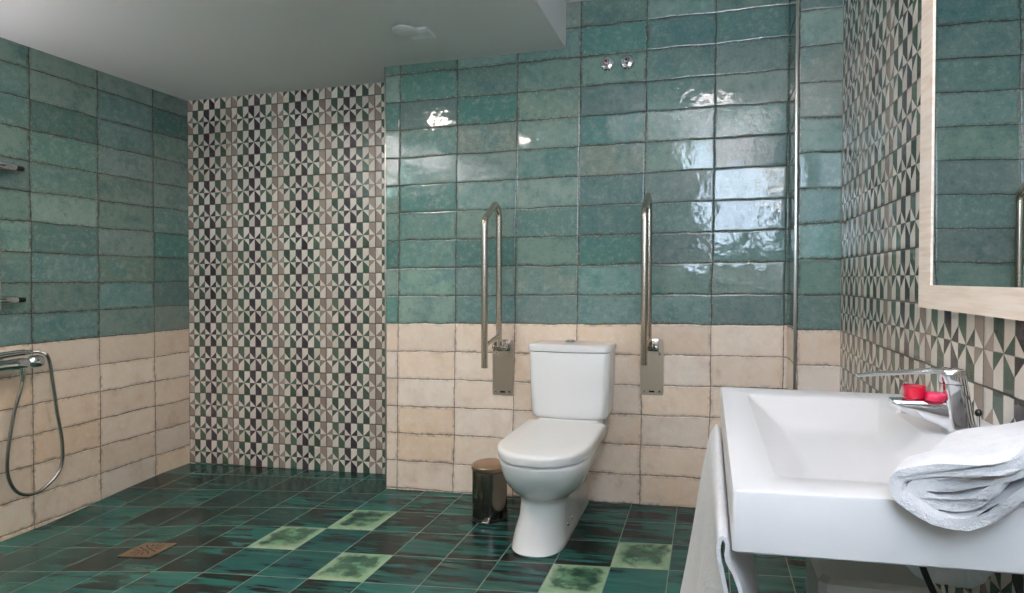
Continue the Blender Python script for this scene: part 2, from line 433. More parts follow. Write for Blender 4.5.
for p, c in zip(me.polygons, cells):
    for li in p.loop_indices: ca.data[li].color = c
me.materials.append(M_floor); fo = bpy.data.objects.new('floor', me); COL.objects.link(fo); struct(fo, 'dark green glazed tile floor')

# ceilings: the lowered one over shower and toilet, the higher one over the washbasin
mb = MB(); a, b = XL - 0.05, XS
ys = (YR - 0.05, YA + 0.05)
mb.add([(a, ys[0], zc(a)), (b, ys[0], zc(b)), (b, ys[1], zc(b)), (a, ys[1], zc(a)), (a, ys[0], ZU + 0.12), (b, ys[0], ZU + 0.12), (b, ys[1], ZU + 0.12), (a, ys[1], ZU + 0.12)],
       [(0,3,2,1),(4,5,6,7),(0,1,5,4),(1,2,6,5),(2,3,7,6),(3,0,4,7)])
struct(mb.build('ceiling', M_paint, None, 0), 'lowered white ceiling over the shower and toilet')
struct(MB().box((XS, YR - 0.05, ZU), (XR + 0.1, YA, ZU + 0.12)).build('ceiling_upper', M_paint, None, 0), 'higher white ceiling over the washbasin')
# rear wall with a window opening
WX0, WX1, WZ0, WZ1 = 1.45, 2.12, 1.45, 2.42
mb = MB()
mb.box((XL - 0.1, YR - 0.15, -0.12), (WX0, YR, ZT)); mb.box((WX1, YR - 0.15, -0.12), (XR + 0.1, YR, ZT))
mb.box((WX0, YR - 0.15, -0.12), (WX1, YR, WZ0)); mb.box((WX0, YR - 0.15, WZ1), (WX1, YR, ZT))
struct(mb.build('wall_rear', M_plaster, None, 0), 'plain wall behind the camera')
wf = MB(); t = 0.045
wf.rbox((WX0, YR - 0.11, WZ0), (WX0 + t, YR - 0.05, WZ1)); wf.rbox((WX1 - t, YR - 0.11, WZ0), (WX1, YR - 0.05, WZ1))
wf.rbox((WX0 + t, YR - 0.11, WZ0), (WX1 - t, YR - 0.05, WZ0 + t)); wf.rbox((WX0 + t, YR - 0.11, WZ1 - t), (WX1 - t, YR - 0.05, WZ1))
wm = (WX0 + WX1)/2; wf.rbox((wm - 0.02, YR - 0.105, WZ0 + t), (wm + 0.02, YR - 0.055, WZ1 - t))
wo = struct(wf.build('window_1', M_ventw), 'frosted window in the rear wall')
MB().box((WX0 + 0.02, YR - 0.09, WZ0 + 0.02), (WX1 - 0.02, YR - 0.082, WZ1 - 0.02)).build('pane', emit('frosted_daylight', (214, 232, 255), 14.0), wo, 0)

def profile(name, x, y, zl, zh, label, w=0.008):
    struct(MB().rbox((x - w/2, y - w/2, zl), (x + w/2, y + w/2, zh), 0.002).build(name, M_alu), label)
profile('trim_1', XB + 0.001, -0.001, zf(XB), zc(XB), 'thin metal edge strip on the left end of the back wall')
profile('trim_2', XC - 0.0095, YC + 0.001, zf(XC), ZU, 'thin metal edge strip on the corner of the tiled pier', 0.012)

# ------------------------------------------------------------------ ceiling lights (square recessed panels)
def panel(x, y, z, s, strength, label, rgb=(255, 243, 244)):
    t = thing('ceiling_light', label, 'light', (x, y, z))
    f = MB(); w = 0.018
    f.rbox((x-s, y-s, z-0.012), (x+s, y-s+w, z+0.004), 0.002); f.rbox((x-s, y+s-w, z-0.012), (x+s, y+s, z+0.004), 0.002)
    f.rbox((x-s, y-s+w, z-0.012), (x-s+w, y+s-w, z+0.004), 0.002); f.rbox((x+s-w, y-s+w, z-0.012), (x+s, y+s-w, z+0.004), 0.002)
    f.build('frame', M_ventw, t)
    MB().box((x-s+w, y-s+w, z-0.006), (x+s-w, y+s-w, z+0.002)).build('diffuser', emit('lamp_diffuser', rgb, strength), t, 0)
panel(-0.30, -1.05, zc(-0.30), 0.10, 84.0, 'square ceiling lamp over the shower floor', (255, 242, 230))
panel(1.62, -1.85, ZU, 0.14, 21.0, 'square ceiling lamp over the washbasin')
panel(0.10, -1.85, zc(0.10), 0.07, 240.0, 'square ceiling lamp in the middle of the lowered ceiling', (255, 242, 231))

def fill_uplight(side, u, z, strength, label):  # made-up fill lamp out of view, added to brighten ceiling and walls
    def P(a, d, h): return (u + a, YR + d, h) if side == 'rear' else ((XL + d, u + a, h) if side == 'left' else (XR - d, u + a, h))
    t = thing('added_fill_uplight', label, 'light', P(0, 0, z))
    def half(r, zz, yo=0.0): return [P(r*math.cos(PI*i/18), 0.001 + yo + r*0.75*math.sin(PI*i/18), zz) for i in range(19)]
    MB().loft([half(0.03, z - 0.10), half(0.10, z - 0.07), half(0.15, z - 0.02), half(0.17, z + 0.03), half(0.163, z + 0.03), half(0.145, z - 0.012), half(0.02, z - 0.02)]).build('bowl', M_ventw, t)
    MB().loft([half(0.13, z - 0.002, 0.003), half(0.13, z + 0.004, 0.003)]).build('fill_emitter', emit('added_fill_glow', (255, 243, 250), strength), t, 0)
fill_uplight('left', -2.60, 1.80, 1600.0, 'added fill light bowl on the tiled side wall nearer the rear wall')
fill_uplight('left', -2.15, 1.80, 500.0, 'added fill light bowl on the tiled side wall nearer the shower')
fill_uplight('right', -3.15, 1.85, 1800.0, 'added fill light bowl on the patterned side wall beside the rear window')

# ------------------------------------------------------------------ toilet
def dloop(w, yf, yb, z, cx, L=None, n=28, taper=1.0, p=2.3, rb=0.02):
    """D outline: elliptical nose towards the camera, straight flanks to the back"""
    L = L or min(1.25*w, (yb - yf)*0.7); ym = yf + L; out = []
    for i in range(n + 1):
        a = PI*i/n; c, s = math.cos(a), math.sin(a)
        out.append((cx + w*math.copysign(abs(c)**(2/p), c), ym - L*abs(s)**(2/p), z))
    wb = w*taper
    out += [(cx - wb, yb - rb, z), (cx - wb + rb*0.3, yb - rb*0.3, z), (cx - wb + rb, yb, z)]
    out += [(cx + wb - rb, yb, z), (cx + wb - rb*0.3, yb - rb*0.3, z), (cx + wb, yb - rb, z)]
    return out
toilet = thing('toilet', 'white ceramic toilet with closed lid against the cream tiled wall', 'toilet', (1.0, -0.35, zf(1.0)))
pan = MB()
DXT = -0.018
S = [(0.000,-0.652,0.112,0.969),(0.006,-0.656,0.116,0.969),(0.025,-0.646,0.113,0.969),(0.07,-0.634,0.108,0.973),(0.13,-0.616,0.099,0.980),(0.19,-0.612,0.099,0.985),
     (0.218,-0.618,0.103,0.990),(0.232,-0.640,0.118,0.994),(0.252,-0.676,0.138,1.000),(0.285,-0.718,0.158,1.008),(0.322,-0.752,0.173,1.016),(0.358,-0.775,0.183,1.022),
     (0.390,-0.788,0.188,1.026),(0.402,-0.790,0.188,1.026),(0.408,-0.784,0.184,1.026)]
pan.loft([dloop(w, yf, -0.012, z, cx + DXT - 0.4*max(0.0, z - 0.22)*0.2, taper=(1.0 if z < 0.2 else 0.92)) for z, yf, w, cx in S])
pan.rbox((0.84, -0.235, 0.36), (1.15, -0.012, 0.458), 0.02, 3)
pan.build('pan', M_cer, toilet, 50)
seat = MB(); cx = 0.994
seat.loft([dloop(w, yf, -0.235, z, cx) for z, yf, w in ((0.4095,-0.778,0.178),(0.411,-0.784,0.184),(0.4145,-0.784,0.184),(0.4155,-0.780,0.180))])
seat.build('seat', M_seat, toilet, 50)
lid = MB()
lid.loft([dloop(w, yf, -0.228, z, cx) for z, yf, w in ((0.416,-0.790,0.187),(0.4175,-0.797,0.193),(0.443,-0.802,0.197),(0.451,-0.800,0.195),(0.4565,-0.793,0.189),(0.459,-0.778,0.178),(0.4605,-0.70,0.12))])
lid.build('seat_lid', M_seat, toilet, 50)
for hx in (0.905, 1.085):
    MB().lathe([(0.0001,-0.03),(0.011,-0.03),(0.011,0.03),(0.0001,0.03)], (hx, -0.222, 0.445), 'x', 16).build('hinge', M_seat, toilet)
def tankloop(z, x0, x1, yf, yb, bow=0.018, r=0.035):
    out = []; cx, hw = (x0+x1)/2, (x1-x0)/2
    for i in range(7):
        a = -PI/2 + (-PI/2)*i/6      # front-left corner handled by mirrored arcs
        out.append((x0 + r + r*math.cos(a), yf + r + r*math.sin(a) , z))
    for (px, py) in ((x0, yb),): out.append((px, py, z))
    out.append((x1, yb, z))
    for i in range(7):
        a = 0 + (-PI/2)*i/6
        out.append((x1 - r + r*math.cos(a), yf + r + r*math.sin(a), z))
    for i in range(1, 8):
        t = i/8; out.append((x1 - r - (x1 - x0 - 2*r)*t, yf - bow*math.sin(PI*t), z))
    return out
tk = MB()
tk.loft([tankloop(z, 0.996 - w*1.03, 0.996 + w*1.03, yf, -0.008, 0.014) for z, w, yf in
         ((0.458,0.168,-0.172),(0.464,0.178,-0.182),(0.48,0.184,-0.188),(0.62,0.190,-0.192),(0.774,0.194,-0.194),(0.779,0.192,-0.192))])
tk.build('cistern', M_cer, toilet, 45)
tl = MB()
tl.loft([tankloop(z, 0.996 - w*1.03, 0.996 + w*1.03, yf, -0.006, 0.015) for z, w, yf in
         ((0.781,0.193,-0.193),(0.784,0.198,-0.199),(0.803,0.199,-0.200),(0.811,0.196,-0.197),(0.815,0.188,-0.189),(0.8165,0.16,-0.16))])
tl.build('cistern_lid', M_cer, toilet, 45)
fb = MB().lathe([(0.0001,-0.004),(0.030,-0.004),(0.030,0.007),(0.026,0.010),(0.0001,0.010)], (0.985, -0.085, 0.8165), 'z', 28).build('flush_button', M_chrome, toilet, 30, 'chrome dual flush button')
for sx in (-1, 1):
    MB().loft([[(0.985 + sx*(0.002 + 0.016*math.sin(a)*k), -0.085 + 0.017*math.cos(a)*k, h) for a in [PI*i/12 for i in range(13)]] for k, h in ((1.15, 0.8262), (1.15, 0.8295), (1.0, 0.8308))]).build('button_half', M_chrome, fb, 30)
for yy in (-0.47, -0.40):
    MB().lathe([(0.0001,0.0),(0.010,0.0),(0.010,0.004),(0.006,0.009),(0.0001,0.010)], (0.973 - 0.018 + 0.104, yy, 0.075), 'x', 14).build('screw_cap', M_chrome, toilet, 40, 'chrome fixing screw cap')

# ------------------------------------------------------------------ pedal bin
bx, by = 0.636, -0.285; bz = zf(bx)
pb = thing('pedal_bin', 'small steel pedal bin on the floor beside the toilet', 'bin', (bx, by, bz))
MB().lathe([(0.0001,0.0),(0.0814,0.0),(0.0858,0.004),(0.0858,0.016),(0.0814,0.019),(0.0001,0.019)], (bx,by,bz), 'z', 40).build('base_ring', M_black, pb)
MB().lathe([(0.0001,0.017),(0.0830,0.017),(0.0830,0.230),(0.0820,0.234),(0.0001,0.234)], (bx,by,bz), 'z', 48).build('body', M_bin, pb, 35)
lidm = MB().lathe([(0.0001,0.237),(0.0853,0.237),(0.0864,0.240),(0.0864,0.254),(0.0814,0.260),(0.05,0.270),(0.02,0.275),(0.0001,0.2755)], (bx,by,bz), 'z', 48).build('lid', M_binlid, pb, 35)
MB().rbox((bx-0.02, by+0.07, bz+0.2), (bx+0.02, by+0.09, bz+0.245), 0.004).build('lid_hinge', M_black, pb)
pd = MB(); pd.rbox((bx+0.0, by-0.112, bz+0.012), (bx+0.036, by-0.080, bz+0.022), 0.004)
pd.build('pedal', M_chrome, pb)

# ------------------------------------------------------------------ grab bars (hinged, folded up)
def grab_bar(cx, px0, px1, z0, z1, tr, label, zlow, ztop):
    t = thing('grab_bar', label, 'grab bar', ((px0+px1)/2, 0.0, z0))
    def rr(x0, x1, za, zb, r, y):
        o = []
        for (ax, az, s) in ((x1-r, za+r, -PI/2), (x1-r, zb-r, 0), (x0+r, zb-r, PI/2), (x0+r, za+r, PI)):
            for k in range(5): o.append((ax + r*math.cos(s + PI/2*k/4), y, az + r*math.sin(s + PI/2*k/4)))
        return o
    MB().loft([rr(px0, px1, z0, z1, 0.010, -0.001), rr(px0, px1, z0, z1, 0.010, -0.006), rr(px0+0.002, px1-0.002, z0+0.002, z1-0.002, 0.009, -0.008)]).build('wall_plate', M_plate, t, 35)
    for sx in (px0 + 0.02, px1 - 0.02):
        for sz in (z0 + 0.02, z1 - 0.075):
            MB().lathe([(0.0001,0.007),(0.0075,0.007),(0.0075,0.0095),(0.004,0.0125),(0.0001,0.0125)], (sx, 0, sz), 'y', 12).build('screw', M_chrome, t)
    br = MB(); zh = z1 - 0.035
    br.rbox((cx-0.026, -0.075, zh-0.022), (cx-0.018, -0.006, zh+0.026), 0.003); br.rbox((cx+0.018, -0.075, zh-0.022), (cx+0.026, -0.006, zh+0.026), 0.003)
    br.rbox((cx-0.03, -0.012, zh-0.028), (cx+0.045, -0.006, zh+0.034), 0.002)
    br.lathe([(0.0001,-0.034),(0.012,-0.034),(0.012,0.034),(0.0001,0.034)], (cx, -0.058, zh), 'x', 16)
    br.build('hinge_bracket', M_steel, t)
    MB().lathe([(0.0001,0.0),(0.014,0.0),(0.014,0.012),(0.008,0.018),(0.0001,0.018)], (cx+0.028, -0.058, zh), 'x', 14).build('lock_knob', M_chrome, t)
    MB().rbox((px0 + 0.044, -0.0088, z0 + 0.013), (px1 - 0.044, -0.0078, z0 + 0.022), 0.0004, 1).build('maker_mark', M_dark, t)
    yb_, yf_ = -0.058, -0.262
    path = bump_loop([(cx, yb_, zh + 0.0), (cx, yb_, ztop - 0.04), (cx, yb_ - 0.05, ztop), (cx, yf_, ztop - 0.10), (cx, yf_, zlow)], 0.03, 6)
    MB().tube(path, tr, 16).build('rail', M_steel, t, 50)
    MB().lathe([(0.0001,0.0),(tr+0.0006,0.0),(tr+0.0006,0.010),(tr-0.003,0.013),(0.0001,0.013)], (cx, yf_, zlow - 0.010), 'z', 18).build('end_cap', M_steel, t)
    MB().tube([(cx, yb_, 0.842), (cx, yf_, 0.805)], 0.0095, 12).build('cross_strut', M_steel, t)
grab_bar(0.600, 0.545, 0.660, 0.522, 0.815, 0.0155, 'folded steel grab bar on the wall left of the toilet cistern', 0.712, 1.512)
grab_bar(1.366, 1.320, 1.435, 0.558, 0.838, 0.0155, 'folded steel grab bar on the wall right of the toilet cistern', 0.752, 1.535)

# ------------------------------------------------------------------ two small valve knobs high on the wall
for vx, m, lab in ((1.150, M_redmark, 'round chrome wall valve with a red mark, high above the toilet'), (1.250, M_blue, 'round chrome wall valve with a dark mark, high above the toilet')):
    vz = 2.203; t = thing('wall_valve', lab, 'valve', (vx, 0.0, vz))
    MB().lathe([(0.0001,0.0),(0.036,0.0),(0.036,0.004),(0.031,0.010),(0.018,0.014),(0.0001,0.014)], (vx,0,vz), 'y', 32).build('rosette', M_chrome, t)
    kb = MB().lathe([(0.0001,0.013),(0.013,0.013),(0.015,0.030),(0.016,0.045),(0.012,0.050),(0.0001,0.051)], (vx,0,vz), 'y', 20).build('knob', M_chrome, t)
    MB().lathe([(0.0001,0.0505),(0.009,0.0505),(0.008,0.053),(0.0001,0.0535)], (vx,0,vz), 'y', 16).build('colour_mark', m, kb)

# ------------------------------------------------------------------ ceiling vent
vx, vy = 0.30, -0.37; vz = zc(vx)
t = thing('ceiling_vent', 'white round ceiling vent near the corner of the lowered ceiling', 'vent', (vx, vy, vz))
MB().rbox((vx-0.050, vy-0.045, vz-0.010), (vx+0.072, vy+0.062, vz+0.004), 0.004).build('base_plate', M_ventw, t)
gl = MB()
for k in range(5): gl.rbox((vx-0.040, vy-0.030+k*0.018, vz-0.0125), (vx+0.062, vy-0.022+k*0.018, vz-0.008), 0.001, 1)
gl.build('louvre', M_ventw, t)
MB().lathe([(0.0001,-0.004),(0.030,-0.004),(0.030,-0.014),(0.0001,-0.014)], (vx-0.022, vy-0.062, vz), 'z', 28).build('neck', M_ventw, t)
MB().lathe([(0.0001,-0.012),(0.056,-0.012),(0.059,-0.015),(0.058,-0.019),(0.045,-0.022),(0.0001,-0.023)], (vx-0.022, vy-0.062, vz), 'z', 36).build('disc', M_ventw, t)

# ------------------------------------------------------------------ shower drain
dx, dy = -0.740, -0.842; dz = zf(dx, dy)
t = thing('floor_drain', 'square bronze drain grate set in the shower floor', 'drain', (dx, dy, dz))
MB0 = MB
class MB(MB0):      # lay the grate on the sloping floor
    def build(s, *a, **k):
        s.v = [(x, y, z + zf(x, y) - dz) for x, y, z in s.v]; return MB0.build(s, *a, **k)
MB().rbox((dx-0.08, dy-0.07, dz-0.004), (dx+0.08, dy+0.07, dz+0.0015), 0.001, 1).build('frame', M_dark, t)
gr = MB(); pts = []
def slot(cx_, cy_, L, W, ang):
    c, s = math.cos(ang), math.sin(ang)
    return [(cx_ + c*a - s*b, cy_ + s*a + c*b) for a, b in ((-L,-W),(L,-W),(L,W),(-L,W))]
gr.rbox((dx-0.085, dy-0.068, dz+0.0006), (dx+0.085, dy+0.068, dz+0.0048), 0.001, 1)
gr.build('grate', M_bronze, t, 0)
sl = MB()
for ring, n_, r_ in ((0, 6, 0.016), (1, 12, 0.038), (2, 14, 0.056)):
    for k in range(n_):
        a = 2*PI*k/n_ + ring*0.3; rr_ = r_
        p4 = slot(dx + rr_*math.cos(a), dy + rr_*0.9*math.sin(a), 0.009, 0.0026, a)
        sl.add([(x_, y_, dz + 0.0046) for x_, y_ in p4] + [(x_, y_, dz + 0.0052) for x_, y_ in p4], [(0,1,2,3),(4,7,6,5),(0,4,5,1),(1,5,6,2),(2,6,7,3),(3,7,4,0)])
sl.build('slots', M_dark, t, 0)
MB = MB0

# ------------------------------------------------------------------ shower mixer with hose
mx, mz = XL + 0.075, 0.722
SH = -0.048
t = thing('shower_mixer', 'chrome shower mixer with looping hose on the cream tiled shower wall', 'tap', (XL, -0.72, mz))
MB0 = MB
class MB(MB0):
    def build(s, *a, **k):
        s.v = [(x, y + SH, z) for x, y, z in s.v]; return MB0.build(s, *a, **k)
def ycyl(prof, x, z, n=24): # prof: (radius, y)
    m_ = MB(); m_.loft([[(x + r*math.cos(2*PI*i/n), y, z + r*math.sin(2*PI*i/n)) for i in range(n)] for r, y in prof]); return m_
ycyl([(0.0001,-1.00),(0.022,-1.00),(0.026,-0.985),(0.026,-0.80),(0.029,-0.775),(0.029,-0.73),(0.024,-0.715),(0.0001,-0.712)], mx, mz).build('valve_body', M_chrome, t)
ycyl([(0.0001,-0.712),(0.020,-0.712),(0.031,-0.700),(0.033,-0.668),(0.027,-0.652),(0.0001,-0.648)], mx, mz + 0.002).build('knob', M_chrome, t)
for yy in (-0.94, -0.79):
    MB().lathe([(0.0001,0.0),(0.032,0.0),(0.030,0.008),(0.014,0.014),(0.014,0.07),(0.0001,0.07)], (XL, yy, mz), 'x', 20).build('wall_union', M_chrome, t)
MB().tube(smooth_path([(mx+0.002, -0.98, mz+0.024), (mx+0.004, -0.86, mz+0.044), (mx+0.006, -0.76, mz+0.052), (mx+0.008, -0.70, mz+0.050)], 5), [0.016]*8 + [0.015]*5 + [0.012]*3, 14).build('hand_shower', M_chrome, t)
MB().lathe([(0.0001,0.0),(0.012,0.0),(0.010,-0.05),(0.008,-0.055),(0.0001,-0.055)], (mx+0.004, -0.735, mz-0.02), 'z', 16).build('hose_outlet', M_chrome, t)
HX = XL + 0.062
hp = [(mx+0.008, -0.70, mz+0.050), (HX+0.024, -0.66, mz+0.046), (HX+0.02, -0.622, mz+0.01), (HX+0.016, -0.600, 0.60), (HX+0.012, -0.580, 0.46), (HX+0.010, -0.556, 0.30), (HX+0.008, -0.560, 0.18),
      (HX+0.006, -0.610, 0.112), (HX+0.004, -0.680, 0.082), (HX+0.004, -0.748, 0.108), (HX+0.006, -0.790, 0.190), (HX+0.008, -0.795, 0.30), (HX+0.010, -0.770, 0.48), (mx+0.004, -0.742, 0.61), (mx+0.004, -0.735, mz-0.065)]
path = smooth_path(hp, 26)
rad = [0.0072 + (0.0011 if i % 2 else -0.0006) for i in range(len(path))]
MB().tube(path, rad, 12).build('hose', M_hose, t, 80, 'ribbed chrome hose')

MB = MB0

# ------------------------------------------------------------------ shower slide rail, mostly out of frame to the left
t = thing('shower_rail', 'chrome slide rail brackets on the teal shower wall above the mixer', 'rail', (XL, -0.86, 1.03))
rx = XL + 0.05
MB().tube([(rx, -0.86, 0.98), (rx, -0.86, 1.73)], 0.011, 16).build('riser_bar', M_chrome, t)
for zz in (1.652, 1.026):
    bb = ycyl([(0.0001,-0.885),(0.017,-0.885),(0.019,-0.875),(0.019,-0.795),(0.016,-0.785),(0.0001,-0.783)], rx, zz)
    bo = bb.build('bracket', M_chrome, t)
    ycyl([(0.0001,-0.790),(0.011,-0.790),(0.013,-0.770),(0.012,-0.752),(0.0001,-0.750)], rx, zz - 0.002).build('clamp_knob', M_black, bo, 40, 'dark end knob')
    MB().lathe([(0.0001,0.0),(0.022,0.0),(0.020,0.006),(0.010,0.010),(0.010,0.05),(0.0001,0.05)], (XL, -0.83, zz), 'x', 18).build('wall_mount', M_chrome, bo)

# ------------------------------------------------------------------ washbasin
BX0, BX1, BY0, BY1, BZ0, BZ1 = 1.680, XR, -2.130, -1.345, 0.764, 0.850
def rrect(x0, x1, y0, y1, r, z, n=6):
    o = []
    for (ax, ay, s) in ((x1-r, y1-r, 0), (x0+r, y1-r, PI/2), (x0+r, y0+r, PI), (x1-r, y0+r, 1.5*PI)):
        for k in range(n+1): o.append((ax + r*math.cos(s + PI/2*k/n), ay + r*math.sin(s + PI/2*k/n), z))
    return o
wb = thing('washbasin', 'wide white wall-hung washbasin slab under the oak framed mirror', 'washbasin', (BX1, (BY0+BY1)/2, BZ0))
def skew(l): return [(x, y + 0.055*(x - BX0)*max(0.0, min(1.0, (-1.62 - y)/0.4)), z) for x, y, z in l]
L = [rrect(BX0+0.003, BX1, BY0+0.003, BY1-0.003, 0.006, BZ0), rrect(BX0, BX1, BY0, BY1, 0.006, BZ0+0.003), rrect(BX0, BX1, BY0, BY1, 0.006, BZ1-0.004), rrect(BX0+0.0015, BX1, BY0+0.0015, BY1-0.0015, 0.006, BZ1-0.001), rrect(BX0+0.005, BX1-0.002, BY0+0.005, BY1-0.005, 0.006, BZ1)]
RX0, RX1, RY0, RY1 = 1.740, 2.035, -2.065, -1.435
for f_, z, r in ((0.0, BZ1, 0.02), (0.03, BZ1-0.0012, 0.02), (0.08, BZ1-0.005, 0.02), (0.88, BZ1-0.038, 0.02), (0.97, BZ1-0.0415, 0.022), (1.15, BZ1-0.0430, 0.02)):
    L.append(rrect(RX0 + 0.070*f_, RX1 - 0.045*f_, RY0 + 0.06*f_, RY1 - 0.175*f_, r, z))
MB().loft([skew(l) for l in L]).build('basin_slab', M_basin, wb, 35)
rl = MB(); rz = 0.772
rl.tube([(1.6686, -1.472, rz), (1.6686, -2.100, rz)], 0.0012, 8)
for yy in (-1.472,): rl.tube([(1.6680, yy, rz), (BX0 + 0.002, yy, rz)], 0.0012, 8)
rl.build('towel_bar', M_chrome, wb, 50)
# trap pipe under the basin
t = thing('drain_pipe', 'white ribbed drain pipe curving under the washbasin', 'pipe', (2.008, -1.760, BZ0))
pp = smooth_path([(2.008, -1.760, BZ0 - 0.001), (2.008, -1.760, 0.690), (2.016, -1.760, 0.640), (2.036, -1.762, 0.612), (2.070, -1.765, 0.610), (2.100, -1.770, 0.612), (2.116, -1.775, 0.640), (2.126, -1.780, 0.668), (2.140, -1.780, 0.684), (XR-0.001, -1.780, 0.686)], 10)
MB().tube(pp, [0.0262 if 22 < i < 62 and i % 4 < 2 else 0.0248 for i in range(len(pp))], 20).build('hose', M_pvc, t, 60)
MB().lathe([(0.0001,-0.004),(0.036,-0.004),(0.036,-0.026),(0.030,-0.03),(0.0001,-0.03)], (2.008, -1.760, BZ0), 'z', 24).build('nut', M_pvc, t)
MB().lathe([(0.0001,-0.010),(0.036,-0.010),(0.036,-0.002),(0.0001,-0.002)], (XR, -1.780, 0.686), 'x', 24).build('wall_flange', M_pvc, t)
sp_ = thing('supply_hose', 'thin dark supply hose beside the white drain pipe', 'hose', (2.03, -1.72, BZ0))
MB().tube(smooth_path([(1.995, -1.82, BZ0 - 0.001), (1.998, -1.82, 0.70), (2.010, -1.82, 0.64), (2.035, -1.82, 0.58), (2.075, -1.80, 0.50), (2.13, -1.74, 0.44), (XR - 0.001, -1.70, 0.42)], 8), 0.0055, 10).build('hose', M_black, sp_, 60)
MB().lathe([(0.0001,0.0),(0.009,0.0),(0.009,-0.02),(0.0001,-0.02)], (XR - 0.0, -1.70, 0.42), 'x', 12).build('hose_nut', M_chrome, sp_)
# white box bin under the basin
ox0, ox1, oy0, oy1 = 1.868, 2.085, -1.700, -1.500
zb = zf(1.97)
t = thing('waste_box', 'white box shaped bin on the floor under the washbasin', 'bin', ((ox0+ox1)/2, (oy0+oy1)/2, zb))
def chamf(x0, x1, y0, y1, z, c): return [(x0+c,y0,z),(x1-c,y0,z),(x1,y0+c,z),(x1,y1-c,z),(x1-c,y1,z),(x0+c,y1,z),(x0,y1-c,z),(x0,y0+c,z)]
MB().loft([chamf(ox0+0.012, ox1-0.012, oy0+0.012, oy1-0.012, zb + 0.0, 0.014), chamf(ox0, ox1, oy0, oy1, 0.50, 0.014)]).build('body', M_box, t, 0)
MB().loft([chamf(ox0-0.003, ox1+0.003, oy0-0.003, oy1+0.003, 0.502, 0.014), chamf(ox0-0.003, ox1+0.003, oy0-0.003, oy1+0.003, 0.530, 0.014), chamf(ox0+0.006, ox1-0.006, oy0+0.006, oy1-0.006, 0.540, 0.014)]).build('lid', M_box, t, 0)

# ------------------------------------------------------------------ basin tap
fx, fy = 2.098, -1.735
tp = thing('basin_tap', 'chrome single lever basin tap beside the folded towel', 'tap', (fx, fy, BZ1))
def rect_sec(x, y, z, hw, hh, ax): # section perpendicular to x, rounded
    o = []
    for k in range(16):
        a = 2*PI*k/16; c, s = math.cos(a), math.sin(a)
        o.append((x + ax*s*0, y + hw*math.copysign(abs(c)**0.5, c), z + hh*math.copysign(abs(s)**0.5, s)))
    return o
def hsec(x, y, z, hx, hy):
    return [(x + hx*math.copysign(abs(math.cos(a))**0.55, math.cos(a)), y + hy*math.copysign(abs(math.sin(a))**0.55, math.sin(a)), z) for a in [2*PI*k/24 for k in range(24)]]
MB().loft([hsec(fx, fy, BZ1, 0.027, 0.026), hsec(fx, fy, BZ1+0.004, 0.027, 0.026), hsec(fx-0.004, fy, BZ1+0.03, 0.024, 0.023), hsec(fx-0.010, fy, BZ1+0.075, 0.022, 0.022), hsec(fx-0.012, fy, BZ1+0.092, 0.021, 0.021)]).build('body', M_chrome, tp, 45)
MB().loft([rect_sec(fx-0.010, fy, 0.881, 0.019, 0.029, 0), rect_sec(fx-0.05, fy, 0.890, 0.019, 0.021, 0), rect_sec(fx-0.10, fy, 0.8995, 0.0185, 0.0115, 0), rect_sec(fx-0.114, fy, 0.9015, 0.018, 0.009, 0), rect_sec(fx-0.117, fy, 0.9015, 0.016, 0.007, 0)]).build('spout', M_chrome, tp, 45)
MB().lathe([(0.0001,0.0),(0.0105,0.0),(0.0105,-0.008),(0.0001,-0.008)], (fx-0.098, fy, 0.892), 'z', 16).build('aerator', M_chrome, tp)
MB().loft([hsec(fx-0.012, fy, BZ1+0.093, 0.021, 0.021), hsec(fx-0.015, fy, BZ1+0.108, 0.0215, 0.021), hsec(fx-0.017, fy, BZ1+0.116, 0.020, 0.0195), hsec(fx-0.017, fy, BZ1+0.119, 0.016, 0.016)]).build('lever_cap', M_chrome, tp, 45)
MB().loft([rect_sec(fx+0.002, fy, 0.9655, 0.017, 0.004, 0), rect_sec(fx-0.04, fy, 0.9645, 0.016, 0.0042, 0), rect_sec(fx-0.10, fy, 0.959, 0.013, 0.0035, 0), rect_sec(fx-0.165, fy, 0.952, 0.010, 0.0028, 0), rect_sec(fx-0.176, fy, 0.9505, 0.008, 0.0024, 0)]).build('lever', M_chrome, tp, 45)
MB().tube([(2.128, fy, BZ1), (2.128, fy, 0.884)], 0.0028, 8).build('pop_up_rod', M_chrome, tp)
MB().lathe([(0.0001,0.0),(0.004,0.001),(0.006,0.005),(0.006,0.009),(0.003,0.013),(0.0001,0.0135)], (2.128, fy, 0.883), 'z', 14).build('pop_up_knob', M_black, tp)
# small red pieces on the spout
cu = thing('red_cup', 'small red cup standing near the tip of the tap spout', 'cup', (2.024, fy+0.009, 0.9115))
MB().lathe([(0.0001,0.0),(0.0175,0.0),(0.019,0.003),(0.0195,0.019),(0.0205,0.022),(0.019,0.0225),(0.0175,0.020),(0.0165,0.010),(0.0001,0.009)], (2.024, fy+0.009, 0.9115), 'z', 32).build('cup_wall', M_red, cu, 40)
MB().lathe([(0.0001,0.0),(0.0155,0.0),(0.0155,0.010),(0.0135,0.012),(0.0001,0.012)], (2.024, fy+0.009, 0.9205), 'z', 28).build('filling', M_pink, cu, 40)
ds = MB().lathe([(0.0001,0.0),(0.0145,0.0),(0.0165,0.003),(0.0165,0.010),(0.014,0.0135),(0.009,0.0148),(0.0001,0.015)], (2.0525, fy-0.0125, 0.9115), 'z', 32).build('soap_puck', M_pink, None, 40)
tag(ds, 'flat round pink-red soap puck on the tap spout beside the red cup', 'soap')

